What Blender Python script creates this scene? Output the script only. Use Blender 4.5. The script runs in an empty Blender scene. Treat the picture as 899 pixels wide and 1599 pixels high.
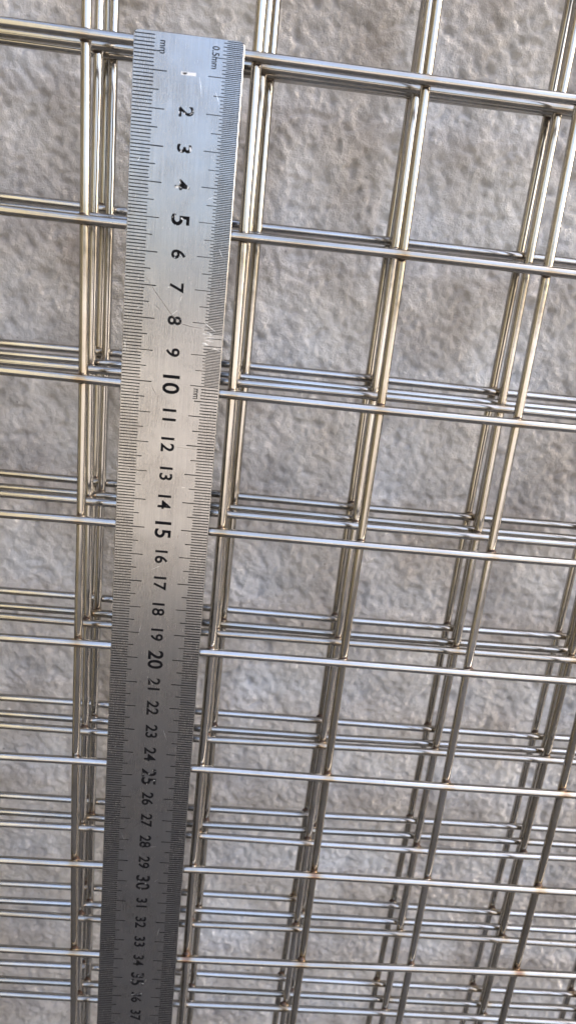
import bpy, bmesh, math, random
import numpy as np
from mathutils import Matrix, Vector

# ------------------------------------------------------------------ camera, world, sun, exposure
scene = bpy.context.scene
H0 = 720.0                                  # millimetres from the ground to the topmost wire in view
def P(x, y, z):                             # panel millimetres (x right, y up, z towards the viewer) -> world metres
    return Vector((x / 1000.0, -z / 1000.0, (y + H0) / 1000.0))

cam_data = bpy.data.cameras.new('camera')
cam = bpy.data.objects.new('camera', cam_data)
scene.collection.objects.link(cam)
scene.camera = cam
RC = ((0.99399118, -0.08726280, -0.06608128), (0.10293429, 0.95050945, 0.29314897), (0.03722988, -0.29818952, 0.95378035))
def to_world_dir(v): return Vector((v[0], -v[2], v[1]))
cx, cy, cz = (to_world_dir([RC[r][c] for r in range(3)]) for c in range(3))
m = Matrix((cx, cy, cz)).transposed().to_4x4()
m.translation = P(56.65, -65.97, 242.35)
cam.matrix_world = m
cam_data.sensor_fit = 'VERTICAL'
cam_data.sensor_height = 36.0
cam_data.lens = 1121.18 / 1599.0 * 36.0
cam_data.clip_start = 0.005
cam_data.clip_end = 500.0
cam_data.dof.use_dof = True
cam_data.dof.focus_distance = 0.252
cam_data.dof.aperture_fstop = 14.0

SUN_EL, SUN_AZ = math.radians(32), math.radians(80)      # azimuth clockwise from +Y: behind the wall on the right, so its face is in open shade
world = bpy.data.worlds.new('World')
scene.world = world
world.use_nodes = True
wn = world.node_tree.nodes
sky = wn.new('ShaderNodeTexSky')
sky.sky_type = 'NISHITA'
sky.sun_disc = False
sky.sun_elevation = SUN_EL
sky.sun_rotation = SUN_AZ
sky.air_density = 0.75
sky.dust_density = 7.0
sky.ozone_density = 0.3
world.node_tree.links.new(sky.outputs[0], wn['Background'].inputs[0])
wn['Background'].inputs[1].default_value = 0.15

sun_data = bpy.data.lights.new('sun', 'SUN')
sun_data.energy = 5.0
sun_data.angle = math.radians(0.5)
sun_data.color = (1.0, 0.94, 0.86)
sun = bpy.data.objects.new('sun', sun_data)
scene.collection.objects.link(sun)
sd = Vector((math.sin(SUN_AZ) * math.cos(SUN_EL), math.cos(SUN_AZ) * math.cos(SUN_EL), math.sin(SUN_EL)))
sun.rotation_euler = sd.to_track_quat('Z', 'Y').to_euler()
sun.location = (1.0, -1.0, 3.0)

scene.view_settings.view_transform = 'Standard'
scene.view_settings.look = 'None'
scene.view_settings.gamma = 1.0
scene.view_settings.exposure = 3.0

# ------------------------------------------------------------------ helpers
rnd = random.Random(7)
rng = np.random.default_rng(11)
col = scene.collection

def link_mesh(name, me, parent=None):
    o = bpy.data.objects.new(name, me)
    col.objects.link(o)
    if parent is not None:
        o.parent = parent
    return o

def mesh_from(name, verts, faces, material, smooth=False):
    me = bpy.data.meshes.new(name)
    me.from_pydata(verts, [], faces)
    if smooth:
        me.polygons.foreach_set('use_smooth', [True] * len(me.polygons))
    me.materials.append(material)
    me.update()
    return me

class Nodes:
    def __init__(self, name):
        self.m = bpy.data.materials.new(name)
        self.m.use_nodes = True
        self.t = self.m.node_tree
        self.b = self.t.nodes['Principled BSDF']
    def n(self, kind, **kw):
        x = self.t.nodes.new('ShaderNode' + kind)
        for k, v in kw.items():
            setattr(x, k, v)
        return x
    def l(self, a, b): self.t.links.new(a, b)
    def noise(self, vec, scale, detail=3.0, rough=0.5):
        x = self.n('TexNoise')
        x.inputs['Scale'].default_value = scale
        x.inputs['Detail'].default_value = detail
        x.inputs['Roughness'].default_value = rough
        self.l(vec, x.inputs['Vector'])
        return x.outputs['Fac']
    def ramp(self, fac, stops):
        r = self.n('ValToRGB')
        e = r.color_ramp.elements
        while len(e) < len(stops): e.new(0.5)
        for el, (pos, c) in zip(e, stops):
            el.position = pos
            el.color = (c, c, c, 1) if not isinstance(c, tuple) else (*c, 1)
        self.l(fac, r.inputs['Fac'])
        return r.outputs['Color']
    def mix(self, fac, a, b, mode='MIX'):
        x = self.n('Mix', data_type='RGBA', blend_type=mode)
        for sock, v in ((x.inputs['Factor'], fac), (x.inputs[6], a), (x.inputs[7], b)):
            if isinstance(v, (int, float)): sock.default_value = v
            elif isinstance(v, tuple): sock.default_value = (*v, 1)
            else: self.l(v, sock)
        return x.outputs[2]
    def mapping(self, vec, scale=(1, 1, 1), rot=(0, 0, 0)):
        x = self.n('Mapping')
        x.inputs['Scale'].default_value = scale
        x.inputs['Rotation'].default_value = rot
        self.l(vec, x.inputs['Vector'])
        return x.outputs['Vector']
    def bump(self, h, strength, dist):
        x = self.n('Bump')
        x.inputs['Strength'].default_value = strength
        x.inputs['Distance'].default_value = dist
        self.l(h, x.inputs['Height'])
        self.l(x.outputs['Normal'], self.b.inputs['Normal'])

# ------------------------------------------------------------------ materials
def plaster_material():
    k = Nodes('grey_cement_plaster')
    obj = k.n('TexCoord').outputs['Object']
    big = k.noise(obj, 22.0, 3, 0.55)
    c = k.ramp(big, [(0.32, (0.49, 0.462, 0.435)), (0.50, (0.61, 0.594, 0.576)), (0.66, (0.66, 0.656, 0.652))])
    shadow_bands = k.noise(k.mapping(obj, (30, 1, 9), (0, math.radians(8), 0)), 1.0, 3, 0.55)   # soft shadow bands of the wires, put into the wall colour
    c = k.mix(1.0, c, k.ramp(shadow_bands, [(0.34, (0.74, 0.715, 0.695)), (0.58, (1.0, 1.0, 1.0))]), 'MULTIPLY')
    mid = k.noise(obj, 130.0, 4, 0.6)
    c = k.mix(0.5, c, k.ramp(mid, [(0.32, 0.62), (0.60, 1.0)]), 'MULTIPLY')
    pits = k.noise(obj, 420.0, 2, 0.5)
    c = k.mix(1.0, c, k.ramp(pits, [(0.20, 0.55), (0.28, 1.0)]), 'MULTIPLY')
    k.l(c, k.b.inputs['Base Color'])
    k.b.inputs['Roughness'].default_value = 0.85
    k.b.inputs['Specular IOR Level'].default_value = 0.3
    k.bump(k.noise(obj, 750.0, 4, 0.7), 0.9, 0.0010)
    return k.m

def ground_material():
    k = Nodes('grey_concrete_ground')
    obj = k.n('TexCoord').outputs['Object']
    c = k.ramp(k.noise(obj, 3.0, 5, 0.6), [(0.3, (0.135, 0.123, 0.112)), (0.7, (0.18, 0.167, 0.155))])
    k.l(c, k.b.inputs['Base Color'])
    k.b.inputs['Roughness'].default_value = 0.9
    k.bump(k.noise(obj, 40.0, 4, 0.6), 0.3, 0.004)
    return k.m

def wire_material():
    k = Nodes('drawn_steel_wire')
    tc = k.n('TexCoord')
    obj = tc.outputs['Object']
    rndm = k.n('ObjectInfo').outputs['Random']
    base = k.ramp(rndm, [(0.0, (0.37, 0.353, 0.32)), (0.5, (0.42, 0.410, 0.39)), (1.0, (0.46, 0.455, 0.447))])
    cloud = k.noise(obj, 45.0, 4, 0.6)
    base = k.mix(1.0, base, k.ramp(cloud, [(0.30, (0.84, 0.80, 0.74)), (0.62, (1.0, 1.0, 1.0))]), 'MULTIPLY')
    spots = k.noise(obj, 700.0, 2, 0.5)
    base = k.mix(1.0, base, k.ramp(spots, [(0.20, (0.45, 0.40, 0.35)), (0.27, (1.0, 1.0, 1.0))]), 'MULTIPLY')
    sx = k.n('SeparateXYZ'); k.l(k.n('UVMap', uv_map='heat').outputs['UV'], sx.inputs[0]); heat = sx.outputs['X']
    hn = k.n('Math', operation='MULTIPLY')
    k.l(heat, hn.inputs[0]); k.l(k.ramp(k.noise(obj, 500.0, 2), [(0.3, 0.55), (0.6, 1.0)]), hn.inputs[1])
    tint = k.ramp(hn.outputs[0], [(0.0, (1, 1, 1)), (0.25, (0.95, 0.80, 0.60)), (0.55, (0.62, 0.40, 0.29)), (1.0, (0.22, 0.12, 0.10))])
    base = k.mix(1.0, base, tint, 'MULTIPLY')
    k.l(base, k.b.inputs['Base Color'])
    k.b.inputs['Metallic'].default_value = 1.0
    r = k.ramp(k.noise(obj, 260.0, 3, 0.6), [(0.3, 0.10), (0.7, 0.21)])
    k.l(r, k.b.inputs['Roughness'])
    k.bump(k.noise(obj, 300.0, 2, 0.5), 0.05, 0.0003)
    return k.m

def weld_material():
    k = Nodes('heat_tinted_weld')
    obj = k.n('TexCoord').outputs['Object']
    c = k.ramp(k.noise(obj, 600.0, 2), [(0.35, (0.020, 0.014, 0.012)), (0.75, (0.11, 0.055, 0.032))])
    k.l(c, k.b.inputs['Base Color'])
    k.b.inputs['Metallic'].default_value = 0.3
    k.b.inputs['Roughness'].default_value = 0.6
    return k.m

def blade_material():
    k = Nodes('brushed_ruler_steel')
    obj = k.n('TexCoord').outputs['Object']           # x across, y along, in metres
    streak = k.noise(k.mapping(obj, (5200, 55, 1)), 1.0, 3, 0.6)
    fine = k.noise(k.mapping(obj, (14000, 260, 1)), 1.0, 2, 0.5)
    smudge = k.noise(obj, 60.0, 4, 0.6)
    c = k.ramp(streak, [(0.28, (0.255, 0.256, 0.260)), (0.72, (0.385, 0.385, 0.388))])
    c = k.mix(1.0, c, k.ramp(smudge, [(0.3, (0.86, 0.84, 0.82)), (0.6, (1, 1, 1))]), 'MULTIPLY')
    k.l(c, k.b.inputs['Base Color'])
    k.b.inputs['Metallic'].default_value = 1.0
    r = k.mix(0.5, k.ramp(fine, [(0.25, 0.19), (0.75, 0.33)]), k.ramp(smudge, [(0.3, 0.30), (0.7, 0.18)]))
    k.l(r, k.b.inputs['Roughness'])
    k.bump(k.mix(0.5, streak, fine), 0.35, 0.00006)
    return k.m

def ink_material():
    k = Nodes('worn_black_ink')
    obj = k.n('TexCoord').outputs['Object']
    wear = k.n('Attribute', attribute_type='OBJECT', attribute_name='wear').outputs['Fac']
    loss = k.noise(obj, 620.0, 3, 0.6)
    th = k.n('Math', operation='LESS_THAN')
    k.l(loss, th.inputs[0]); k.l(wear, th.inputs[1])
    c = k.mix(th.outputs[0], (0.006, 0.006, 0.007), (0.62, 0.62, 0.62))
    k.l(c, k.b.inputs['Base Color'])
    k.l(th.outputs[0], k.b.inputs['Metallic'])
    k.b.inputs['Roughness'].default_value = 0.6
    k.b.inputs['Specular IOR Level'].default_value = 0.02
    return k.m

def plain_metal(name, c, rough):
    k = Nodes(name)
    obj = k.n('TexCoord').outputs['Object']
    k.l(k.ramp(k.noise(obj, 900.0, 2), [(0.3, tuple(0.7 * v for v in c)), (0.7, c)]), k.b.inputs['Base Color'])
    k.b.inputs['Metallic'].default_value = 1.0
    k.b.inputs['Roughness'].default_value = rough
    return k.m

PLASTER, GROUND, WIRE, WELD, BLADE, INK = (plaster_material(), ground_material(), wire_material(), weld_material(), blade_material(), ink_material())
SCRATCH_DARK = plain_metal('dark_scratch_metal', (0.20, 0.18, 0.17), 0.5)
SCRATCH_LIGHT = plain_metal('bright_scratch_metal', (0.85, 0.85, 0.85), 0.35)

def blocker_material():
    k = Nodes('dark_olive_blocker')  # dark olive of the added sky blocker, met only in reflections
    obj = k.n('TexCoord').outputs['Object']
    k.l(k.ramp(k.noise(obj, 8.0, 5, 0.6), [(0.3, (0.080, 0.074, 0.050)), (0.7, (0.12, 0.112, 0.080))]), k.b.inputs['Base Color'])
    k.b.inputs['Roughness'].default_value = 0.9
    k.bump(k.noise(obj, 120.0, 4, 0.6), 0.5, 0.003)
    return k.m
BLOCKER_DARK = blocker_material()

def strip_material():
    k = Nodes('dark_strip_grey')  # tone of the added ground strip, met only in reflections
    obj = k.n('TexCoord').outputs['Object']
    k.l(k.ramp(k.noise(obj, 60.0, 4, 0.7), [(0.3, (0.040, 0.043, 0.049)), (0.7, (0.064, 0.067, 0.074))]), k.b.inputs['Base Color'])
    k.b.inputs['Roughness'].default_value = 0.9
    k.bump(k.noise(obj, 200.0, 4, 0.6), 0.5, 0.003)
    return k.m
STRIP_DARK = strip_material()

# ------------------------------------------------------------------ the setting: ground and plastered wall
g = link_mesh('ground', mesh_from('ground', [(-60, -60, 0), (60, -60, 0), (60, 60, 0), (-60, 60, 0)], [(0, 1, 2, 3)], GROUND))
g['kind'] = 'structure'
strip = link_mesh('added_dark_strip', mesh_from('added_dark_strip', [(-8, -1.5, 0.004), (14, -1.5, 0.004), (14, 0.2, 0.004), (-8, 0.2, 0.004)], [(0, 1, 2, 3)], STRIP_DARK))  # unseen strip added to darken low reflections in ruler and uprights
strip['kind'] = 'structure'

# unseen slab added to keep the sky off the left side of the wires
def blocker_mesh():
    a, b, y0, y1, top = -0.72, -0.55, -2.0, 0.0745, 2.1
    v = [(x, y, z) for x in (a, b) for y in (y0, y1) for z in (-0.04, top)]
    return mesh_from('added_sky_blocker', v, [(0, 1, 3, 2), (4, 6, 7, 5), (0, 4, 5, 1), (2, 3, 7, 6), (1, 5, 7, 3), (0, 2, 6, 4)], BLOCKER_DARK)
link_mesh('added_sky_blocker', blocker_mesh())['kind'] = 'structure'

def perlin(x, y, seed):
    r = np.random.default_rng(seed)
    perm = r.permutation(512); perm = np.concatenate([perm, perm])
    ang = r.random(512) * 2 * np.pi; gx, gy = np.cos(ang), np.sin(ang)
    xi, yi = np.floor(x).astype(int), np.floor(y).astype(int)
    xf, yf = x - xi, y - yi
    u, v = xf**3 * (xf * (xf * 6 - 15) + 10), yf**3 * (yf * (yf * 6 - 15) + 10)
    def grad(i, j, dx, dy):
        h = perm[perm[i & 511] + (j & 511)]
        return gx[h] * dx + gy[h] * dy
    a = grad(xi, yi, xf, yf); b = grad(xi + 1, yi, xf - 1, yf)
    c = grad(xi, yi + 1, xf, yf - 1); d = grad(xi + 1, yi + 1, xf - 1, yf - 1)
    return (a + u * (b - a)) + v * ((c + u * (d - c)) - (a + u * (b - a)))

WALL_Z = -58.0
WALL_TOP = 4500.0   # mm above the topmost wire in view
def build_wall():
    step = 0.8
    fine_x = np.arange(-110, 345, step); fine_y = np.arange(-545, 115, step)
    xs = np.concatenate([np.arange(-6000, -110, 130.0), fine_x, np.arange(fine_x[-1] + 15, 14000, 260.0)])
    ys = np.concatenate([[-H0 - 40], np.arange(-H0, -545, 15.0), fine_y, np.arange(fine_y[-1] + 15, WALL_TOP, 90.0), [WALL_TOP]])
    X, Y = np.meshgrid(xs, ys)
    wx = X + 1.6 * perlin(X / 14, Y / 14, 1); wy = Y + 1.6 * perlin(X / 14 + 9, Y / 14, 2)
    c, s = math.cos(math.radians(55)), math.sin(math.radians(55))
    U = wx * c - wy * s; V = wx * s + wy * c            # trowel direction runs from upper left to lower right
    h = 1.5 * perlin(U / 70, V / 46, 3)
    h += 0.6 * perlin(U / 19, V / 13, 4)
    n = perlin(U / 4.0, V / 3.3, 5)                     # grains standing proud of the skim
    h += 0.8 * np.clip(n, 0, 0.4) - 3.8 * np.clip(-n - 0.18, 0, 0.40)
    n = perlin(U / 9.5 + 4, V / 7.5, 6)
    h += 0.4 * np.clip(n, 0, 1) - 1.0 * np.clip(-n - 0.16, 0, 1)
    h += 0.72 * perlin(U / 2.3 + 7, V / 2.0, 9)
    pit = perlin(X / 6.5 + 3, Y / 5.5 + 5, 7)
    h -= 7.0 * np.clip(pit - 0.29, 0, 0.3)
    lump = perlin(X / 6 + 30, Y / 5 + 50, 8)
    h += 2.2 * np.clip(lump - 0.34, 0, 1)
    Z = WALL_Z + h
    co = np.stack([X / 1000, -Z / 1000, (Y + H0) / 1000], -1).reshape(-1, 3).astype(np.float32)
    ny, nx = X.shape
    i = np.arange(ny * nx).reshape(ny, nx)
    q = np.stack([i[:-1, :-1], i[:-1, 1:], i[1:, 1:], i[1:, :-1]], -1).reshape(-1, 4)
    me = bpy.data.meshes.new('plaster_wall')
    me.vertices.add(len(co)); me.vertices.foreach_set('co', co.ravel())
    me.loops.add(q.size); me.loops.foreach_set('vertex_index', q.ravel().astype(np.int32))
    me.polygons.add(len(q)); me.polygons.foreach_set('loop_start', np.arange(0, q.size, 4, dtype=np.int32))
    me.polygons.foreach_set('use_smooth', np.ones(len(q), bool))
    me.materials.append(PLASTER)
    me.update(calc_edges=True); me.validate()
    o = link_mesh('plaster_wall', me)
    a, b, top = -6.0, 13.7, (WALL_TOP + H0) / 1000
    y0, y1 = 0.075, 0.30
    v = [(x, y, z) for x in (a, b) for y in (y0, y1) for z in (-0.04, top - 0.002)]
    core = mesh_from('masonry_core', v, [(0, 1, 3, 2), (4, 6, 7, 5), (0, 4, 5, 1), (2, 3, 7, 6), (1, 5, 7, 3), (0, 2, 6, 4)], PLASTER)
    link_mesh('masonry_core', core, o)
    o['label'] = 'rough lumpy grey cement plaster wall behind the wire mesh panels'
    o['category'] = 'wall'
build_wall()

# ------------------------------------------------------------------ the four welded mesh panels
PANEL_FIT = {   # measured lay of each panel: offset and turn (mm, rad), then each wire's own offset and skew
    1: dict(t=[0.00, 0.00, 0.00], r=[0.0000, 0.0000, 0.0000],
       ro=[-1.50, -1.50, -1.06, -0.35, 1.56, -0.26, 0.41, 2.69, 0.00], ra=[-0.0020, -0.0031, -0.0012, 0.0011, -0.0010, -0.0034, -0.0033, -0.0016, 0.0000],
       co=[0.75, 0.22, 1.04, -0.34, -1.67, 0.00], ca=[-0.0078, -0.0005, 0.0014, -0.0037, -0.0041, 0.0000]),
    2: dict(t=[0.16, 0.51, -19.75], r=[0.0021, -0.0048, -0.0011],
       ro=[0.28, 0.00, -0.02, 0.17, -0.24, 0.32, -0.44, -0.15, 0.09], ra=[-0.0038, 0.0000, 0.0043, 0.0017, 0.0011, 0.0055, 0.0011, -0.0016, -0.0055],
       co=[-0.73, 1.04, 0.99, -0.19, -1.11, 0.00], ca=[-0.0049, 0.0017, 0.0093, 0.0016, -0.0049, 0.0000]),
    3: dict(t=[2.47, 1.02, -27.80], r=[-0.0015, -0.0035, -0.0005],
       ro=[0.21, 0.00, 0.71, -0.14, -0.31, -0.33, -0.27, -0.24, 0.38], ra=[-0.0052, 0.0000, 0.0030, 0.0010, 0.0012, 0.0027, 0.0024, -0.0015, -0.0054],
       co=[-0.27, 1.33, 0.56, -0.36, -1.26, 0.00], ca=[-0.0009, 0.0016, -0.0009, 0.0014, -0.0028, 0.0000]),
    4: dict(t=[0.38, 4.45, -33.60], r=[0.0006, -0.0028, -0.0046],
       ro=[-1.55, 0.58, 1.06, 0.17, 0.30, 0.21, -0.17, -0.22, -0.36], ra=[-0.0025, 0.0006, 0.0065, 0.0014, 0.0032, 0.0031, 0.0039, -0.0018, -0.0051],
       co=[-0.88, 0.00, 1.21, -0.06, -0.88, 0.63], ca=[-0.0066, 0.0000, 0.0097, 0.0076, 0.0012, -0.0024]),
}
R_WIRE = 1.6          # mm
V_BACK = 2.85         # uprights sit behind the cross wires
ROWS = range(-3, 14)  # cross wires, row 0 is the topmost in view
COLS = range(-4, 9)   # uprights, column 0 is left of the ruler
SIDES = 12

def rot3(r):
    t = math.sqrt(sum(a * a for a in r))
    return Matrix.Rotation(t, 3, Vector(r)) if t > 1e-9 else Matrix.Identity(3)

def tube(name, a, b, marks, seed):
    """round wire from a to b (world metres), with rings and heat tint at the marks (distance along in mm, strength)"""
    d = b - a; L = d.length; d.normalize()
    s = Vector((0, 1, 0)).cross(d).normalized(); u = d.cross(s)
    st = {0.0: 0.0, L: 0.0}
    for dist, heat in marks:
        for off, f in ((-5, 0.0), (-2.8, 0.22), (-1.5, 0.7), (0, 1.0), (1.5, 0.7), (2.8, 0.22), (5, 0.0)):
            q = (dist + off) / 1000.0
            if 0 < q < L: st[q] = heat * f
    keys = sorted(st)
    verts, heat = [], []
    r0 = random.Random(seed); ph1, ph2 = r0.random() * 6.28, r0.random() * 6.28
    for q in keys:
        w1 = 0.00034 * math.sin(q * 21 + ph1); w2 = 0.00025 * math.sin(q * 26 + ph2)
        c = a + d * q + s * w1 + u * w2
        for j in range(SIDES):
            t = 2 * math.pi * j / SIDES
            verts.append(c + (s * math.cos(t) + u * math.sin(t)) * (R_WIRE / 1000.0)); heat.append(st[q])
    faces = []
    for k in range(len(keys) - 1):
        for j in range(SIDES):
            faces.append((k * SIDES + j, k * SIDES + (j + 1) % SIDES, (k + 1) * SIDES + (j + 1) % SIDES, (k + 1) * SIDES + j))
    n = len(verts)
    faces.append(tuple(range(SIDES - 1, -1, -1))); faces.append(tuple(range(n - SIDES, n)))
    me = mesh_from(name, verts, faces, WIRE, True)
    uv = me.uv_layers.new(name='heat')
    uv.data.foreach_set('uv', [c for l in me.loops for c in (heat[l.vertex_index], 0.0)])
    return me

def weld_mesh():
    bm = bmesh.new()
    bmesh.ops.create_uvsphere(bm, u_segments=8, v_segments=5, radius=0.00172)
    for v in bm.verts: v.co.x *= 1.12; v.co.z *= 1.12
    me = bpy.data.meshes.new('weld'); bm.to_mesh(me); bm.free()
    me.polygons.foreach_set('use_smooth', [True] * len(me.polygons)); me.materials.append(WELD)
    return me
WELD_ME = weld_mesh()

PANEL_LABELS = {
    1: 'frontmost welded steel wire mesh panel, the one the ruler lies against',
    2: 'second welded steel wire mesh panel from the front, just behind the frontmost one',
    3: 'third welded steel wire mesh panel from the front, in front of the rearmost',
    4: 'rearmost welded steel wire mesh panel, the one nearest the plaster wall'}

def build_panel(k):
    f = PANEL_FIT[k]; R = rot3(f['r']); t = Vector(f['t'])
    def W(x, y, z):
        v = R @ Vector((x, y, z)) + t
        return P(v.x, v.y, v.z)
    base = W(100, -50 * (len(ROWS) - 4) - 20, 0)
    root = bpy.data.objects.new('wire_mesh_panel', None); col.objects.link(root)
    root.location = base
    root['label'] = PANEL_LABELS[k]; root['category'] = 'wire panel'; root['group'] = 'wire mesh panels stacked against the wall'
    root.empty_display_size = 0.05
    def ro(i): return f['ro'][i] if 0 <= i < 9 else 0.0
    def ra(i): return f['ra'][i] if 0 <= i < 9 else 0.0
    def co(j): return f['co'][j] if 0 <= j < 6 else 0.0
    def ca(j): return f['ca'][j] if 0 <= j < 6 else 0.0
    def row_y(i, x): return -50.0 * i + ro(i) + ra(i) * (x - 100)
    def col_x(j, y): return 50.0 * j + co(j) + ca(j) * (max(-450.0, min(50.0, y)) + 175)
    heat = {(i, j): (0.72 if k == 1 else 0.4) * min(1.0, 0.55 + 0.07 * max(i, 0)) * (rnd.uniform(0.4, 1.0) if rnd.random() < 0.7 else 0.15) for i in ROWS for j in COLS}
    shown = lambda i, j: -1 <= i <= 9 and -2 <= j <= 6
    x0, x1 = 50.0 * COLS[0] - 20, 50.0 * COLS[-1] + 20
    y0, y1 = 50.0 * -ROWS[0] + 20, -50.0 * ROWS[-1] - 20
    for i in ROWS:
        a, b = W(x0, row_y(i, x0), 0) - base, W(x1, row_y(i, x1), 0) - base
        link_mesh('cross_wire', tube('cross_wire', a, b, [(col_x(j, -50 * i) - x0, heat[i, j]) for j in COLS if shown(i, j)], k * 100 + i), root)
    for j in COLS:
        a, b = W(col_x(j, y0), y0, -V_BACK) - base, W(col_x(j, y1), y1, -V_BACK) - base
        link_mesh('upright_wire', tube('upright_wire', a, b, [(y0 - row_y(i, 50 * j), 0.8 * heat[i, j]) for i in ROWS if shown(i, j)], k * 100 + 50 + j), root)
    for i in ROWS:
        for j in COLS:
            if not shown(i, j): continue
            x = col_x(j, -50 * i); y = row_y(i, x)
            o = link_mesh('weld', WELD_ME, root); o.location = W(x, y, -V_BACK * 0.5) - base
for k in (1, 2, 3, 4):
    build_panel(k)

# ------------------------------------------------------------------ the steel ruler
RUL_LEN, RUL_W, RUL_T = 408.0, 32.0, 0.9
rul = bpy.data.objects.new('steel_ruler', None); col.objects.link(rul)
rul['label'] = 'long worn brushed steel ruler held upright against the mesh'
rul['category'] = 'ruler'
rul.empty_display_size = 0.02
RR = rot3((-0.018822, -0.011380, 0.000865))
def rl(v):            # ruler millimetres (x right, y up, z out of the face) -> world metres
    q = RR @ Vector(v) + Vector((14.22, 1.21, 2.61)); return P(q.x, q.y, q.z)
o0 = rl((0, 0, 0))
ax, ay, az = (rl((1, 0, 0)) - o0).normalized(), (rl((0, 1, 0)) - o0).normalized(), (rl((0, 0, 1)) - o0).normalized()
mw = Matrix((ax, ay, az)).transposed().to_4x4()
mw.translation = rl((RUL_W / 2, -RUL_LEN, 0))
rul.matrix_world = mw
def rp(x, y, z=0.0):  # local metres under the ruler's Empty (origin at the middle of its lower end)
    return ((x - RUL_W / 2) / 1000.0, (y + RUL_LEN) / 1000.0, z / 1000.0)

def outline(inset, r):
    pts = []
    for cx_, cy_, a0 in ((RUL_W - inset - r, -inset - r, 0), (inset + r, -inset - r, 90), (inset + r, -RUL_LEN + inset + r, 180), (RUL_W - inset - r, -RUL_LEN + inset + r, 270)):
        for s_ in range(7):
            a = math.radians(a0 + s_ * 15)
            pts.append((cx_ + r * math.cos(a), cy_ + r * math.sin(a)))
    return pts
layers = [(outline(0.0, 1.6), -RUL_T), (outline(0.0, 1.6), -0.14), (outline(0.14, 1.46), 0.0)]
n = len(layers[0][0])
verts = [rp(x, y, z) for pts, z in layers for x, y in pts]
faces = [tuple(range(n - 1, -1, -1)), tuple(range(2 * n, 3 * n))]
for k in range(2):
    for j in range(n):
        faces.append((k * n + j, k * n + (j + 1) % n, (k + 1) * n + (j + 1) % n, (k + 1) * n + j))
link_mesh('blade', mesh_from('blade', verts, faces, BLADE), rul)

def marks(name, items, wear):
    v, f = [], []
    for x0, x1, y, w in items:
        b = len(v); y += rnd.uniform(-0.015, 0.015)
        v += [rp(x0, y - w / 2, 0.02), rp(x1, y - w / 2, 0.02), rp(x1, y + w / 2, 0.02), rp(x0, y + w / 2, 0.02)]
        f.append((b, b + 1, b + 2, b + 3))
    o = link_mesh(name, mesh_from(name, v, f, INK), rul); o['wear'] = wear
left = []
for k in range(1, 405):
    ln = 9.9 if k % 10 == 0 else 7.9 if k % 5 == 0 else 6.1
    left.append((0.25, ln + rnd.uniform(-0.12, 0.12), -float(k), 0.29 + rnd.uniform(-0.03, 0.05)))
marks('millimetre_scale', left, 0.25)
right = []
for k in range(1, 200):
    mm = k * 0.5
    ln = 9.9 if k % 20 == 0 else 8.1 if k % 10 == 0 else 6.0 if k % 2 == 0 else 5.0
    if 82.5 < mm < 88.0 and rnd.random() < 0.55: continue
    right.append((RUL_W - ln + rnd.uniform(-0.1, 0.1), RUL_W - 0.25, -mm, 0.21 + rnd.uniform(-0.02, 0.03)))
marks('half_millimetre_scale', right, 0.26)
right = []
for k in range(100, 405):
    ln = 9.5 if k % 10 == 0 else 7.8 if k % 5 == 0 else 5.8
    right.append((RUL_W - ln + rnd.uniform(-0.1, 0.1), RUL_W - 0.25, -float(k), 0.29 + rnd.uniform(-0.03, 0.05)))
marks('millimetre_scale', right, 0.25)

def lettering(name, txt, height, x, y, wear, squeeze=0.86, bold=0.0):
    """flat print reading downwards: glyph tops point to the right edge"""
    cu = bpy.data.curves.new('print', 'FONT'); cu.body = txt; cu.size = 1.0; cu.offset = bold
    cu.resolution_u = 4
    tmp = bpy.data.objects.new('print', cu); col.objects.link(tmp)
    bpy.context.view_layer.update()
    me = bpy.data.meshes.new_from_object(tmp.evaluated_get(bpy.context.evaluated_depsgraph_get()))
    bpy.data.objects.remove(tmp); bpy.data.curves.remove(cu)
    c = np.array([v.co[:2] for v in me.vertices]); lo, hi = c.min(0), c.max(0)
    s = height / (hi[1] - lo[1])
    for v in me.vertices:
        tx = (v.co.x - (lo[0] + hi[0]) / 2) * s * squeeze; ty = (v.co.y - (lo[1] + hi[1]) / 2) * s
        v.co = rp(x + ty, y - tx, 0.022)
    # turned a quarter: keep the faces pointing outwards
    me.update()
    if len(me.polygons) and me.polygons[0].normal.z < 0: me.flip_normals()
    me.materials.clear(); me.materials.append(INK); me.name = name
    o = link_mesh(name, me, rul); o['wear'] = wear
    return o
WORN = {1: 0.62, 2: 0.40, 3: 0.37, 4: 0.40, 5: 0.40, 25: 0.36, 30: 0.38, 35: 0.36, 36: 0.38, 6: 0.36}
for k in range(1, 41):
    lettering('numeral', str(k), 5.6 if k % 5 == 0 else 4.45, 16.3, -10.0 * k - (0.35 if k > 9 else 0.0), WORN.get(k, 0.27), 1.0, 0.02)
lettering('unit_lettering', 'mm', 1.45, 8.4, -3.9, 0.28, 0.78, 0.012)
lettering('unit_lettering', '0.5mm', 2.15, RUL_W - 8.2, -5.0, 0.28, 0.74, 0.012)
lettering('unit_lettering', 'mm', 1.45, RUL_W - 7.6, -102.6, 0.28, 0.78, 0.012)

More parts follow.
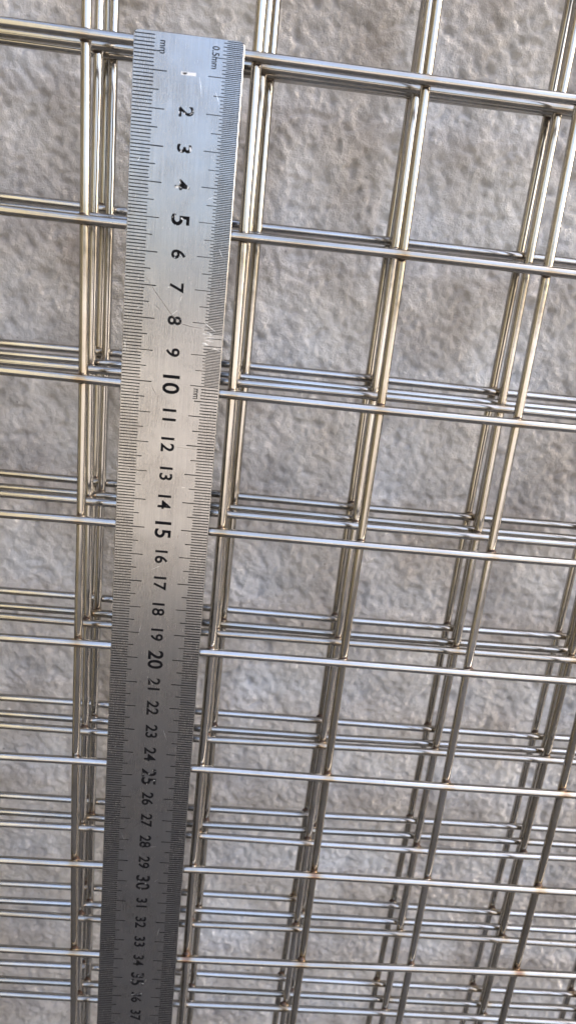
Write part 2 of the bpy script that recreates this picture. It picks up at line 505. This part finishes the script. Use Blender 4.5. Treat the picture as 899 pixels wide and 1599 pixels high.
def scratch(pts, w, material):
    v, f = [], []
    for k, (x, y) in enumerate(pts):
        a = pts[max(k - 1, 0)]; b = pts[min(k + 1, len(pts) - 1)]
        d = Vector((b[0] - a[0], b[1] - a[1])).normalized(); nn = Vector((-d.y, d.x))
        ww = w * (0.25 if k in (0, len(pts) - 1) else rnd.uniform(0.7, 1.1)) / 2
        v += [rp(x + nn.x * ww, y + nn.y * ww, 0.03), rp(x - nn.x * ww, y - nn.y * ww, 0.03)]
    for k in range(len(pts) - 1): f.append((2 * k, 2 * k + 1, 2 * k + 3, 2 * k + 2))
    link_mesh('scratch', mesh_from('scratch', v, f, material), rul)
scratch([(6.8, -67.8), (9.5, -71.5), (12.4, -75.0), (15.5, -78.6), (18.5, -80.8), (21.5, -81.4), (25, -81.6)], 0.20, SCRATCH_DARK)
scratch([(9.4, -75.6), (10.6, -76.4), (11.8, -77.2)], 0.15, SCRATCH_DARK)
scratch([(18.5, -120.9), (23, -121.0), (27, -121.2)], 0.12, SCRATCH_DARK)
scratch([(19.5, -10.5), (20.1, -13), (20.4, -15.5)], 0.14, SCRATCH_LIGHT)
scratch([(24.5, -14.0), (25.3, -15.6), (25.7, -17.2)], 0.16, SCRATCH_LIGHT)
for k in range(26):
    x = rnd.uniform(1.0, 31.0); y = -rnd.uniform(2, 390); a = rnd.uniform(0, 6.28); L = rnd.uniform(0.6, 5.0)
    scratch([(min(31.5, max(.5, x + L * s_ * math.cos(a) + 0.15 * s_ * s_)), y + L * s_ * math.sin(a)) for s_ in (0, .33, .66, 1.0)], rnd.uniform(0.06, 0.13), SCRATCH_LIGHT if rnd.random() < 0.7 else SCRATCH_DARK)
for k in range(9):       # scuffed patch on the fine scale
    y = -rnd.uniform(82.5, 88.5); x = rnd.uniform(25.0, 29.0)
    scratch([(x, y), (x + rnd.uniform(.6, 1.6), y + rnd.uniform(-.3, .3)), (x + rnd.uniform(1.8, 3.0), y + rnd.uniform(-.5, .5))], rnd.uniform(0.15, 0.32), SCRATCH_LIGHT)
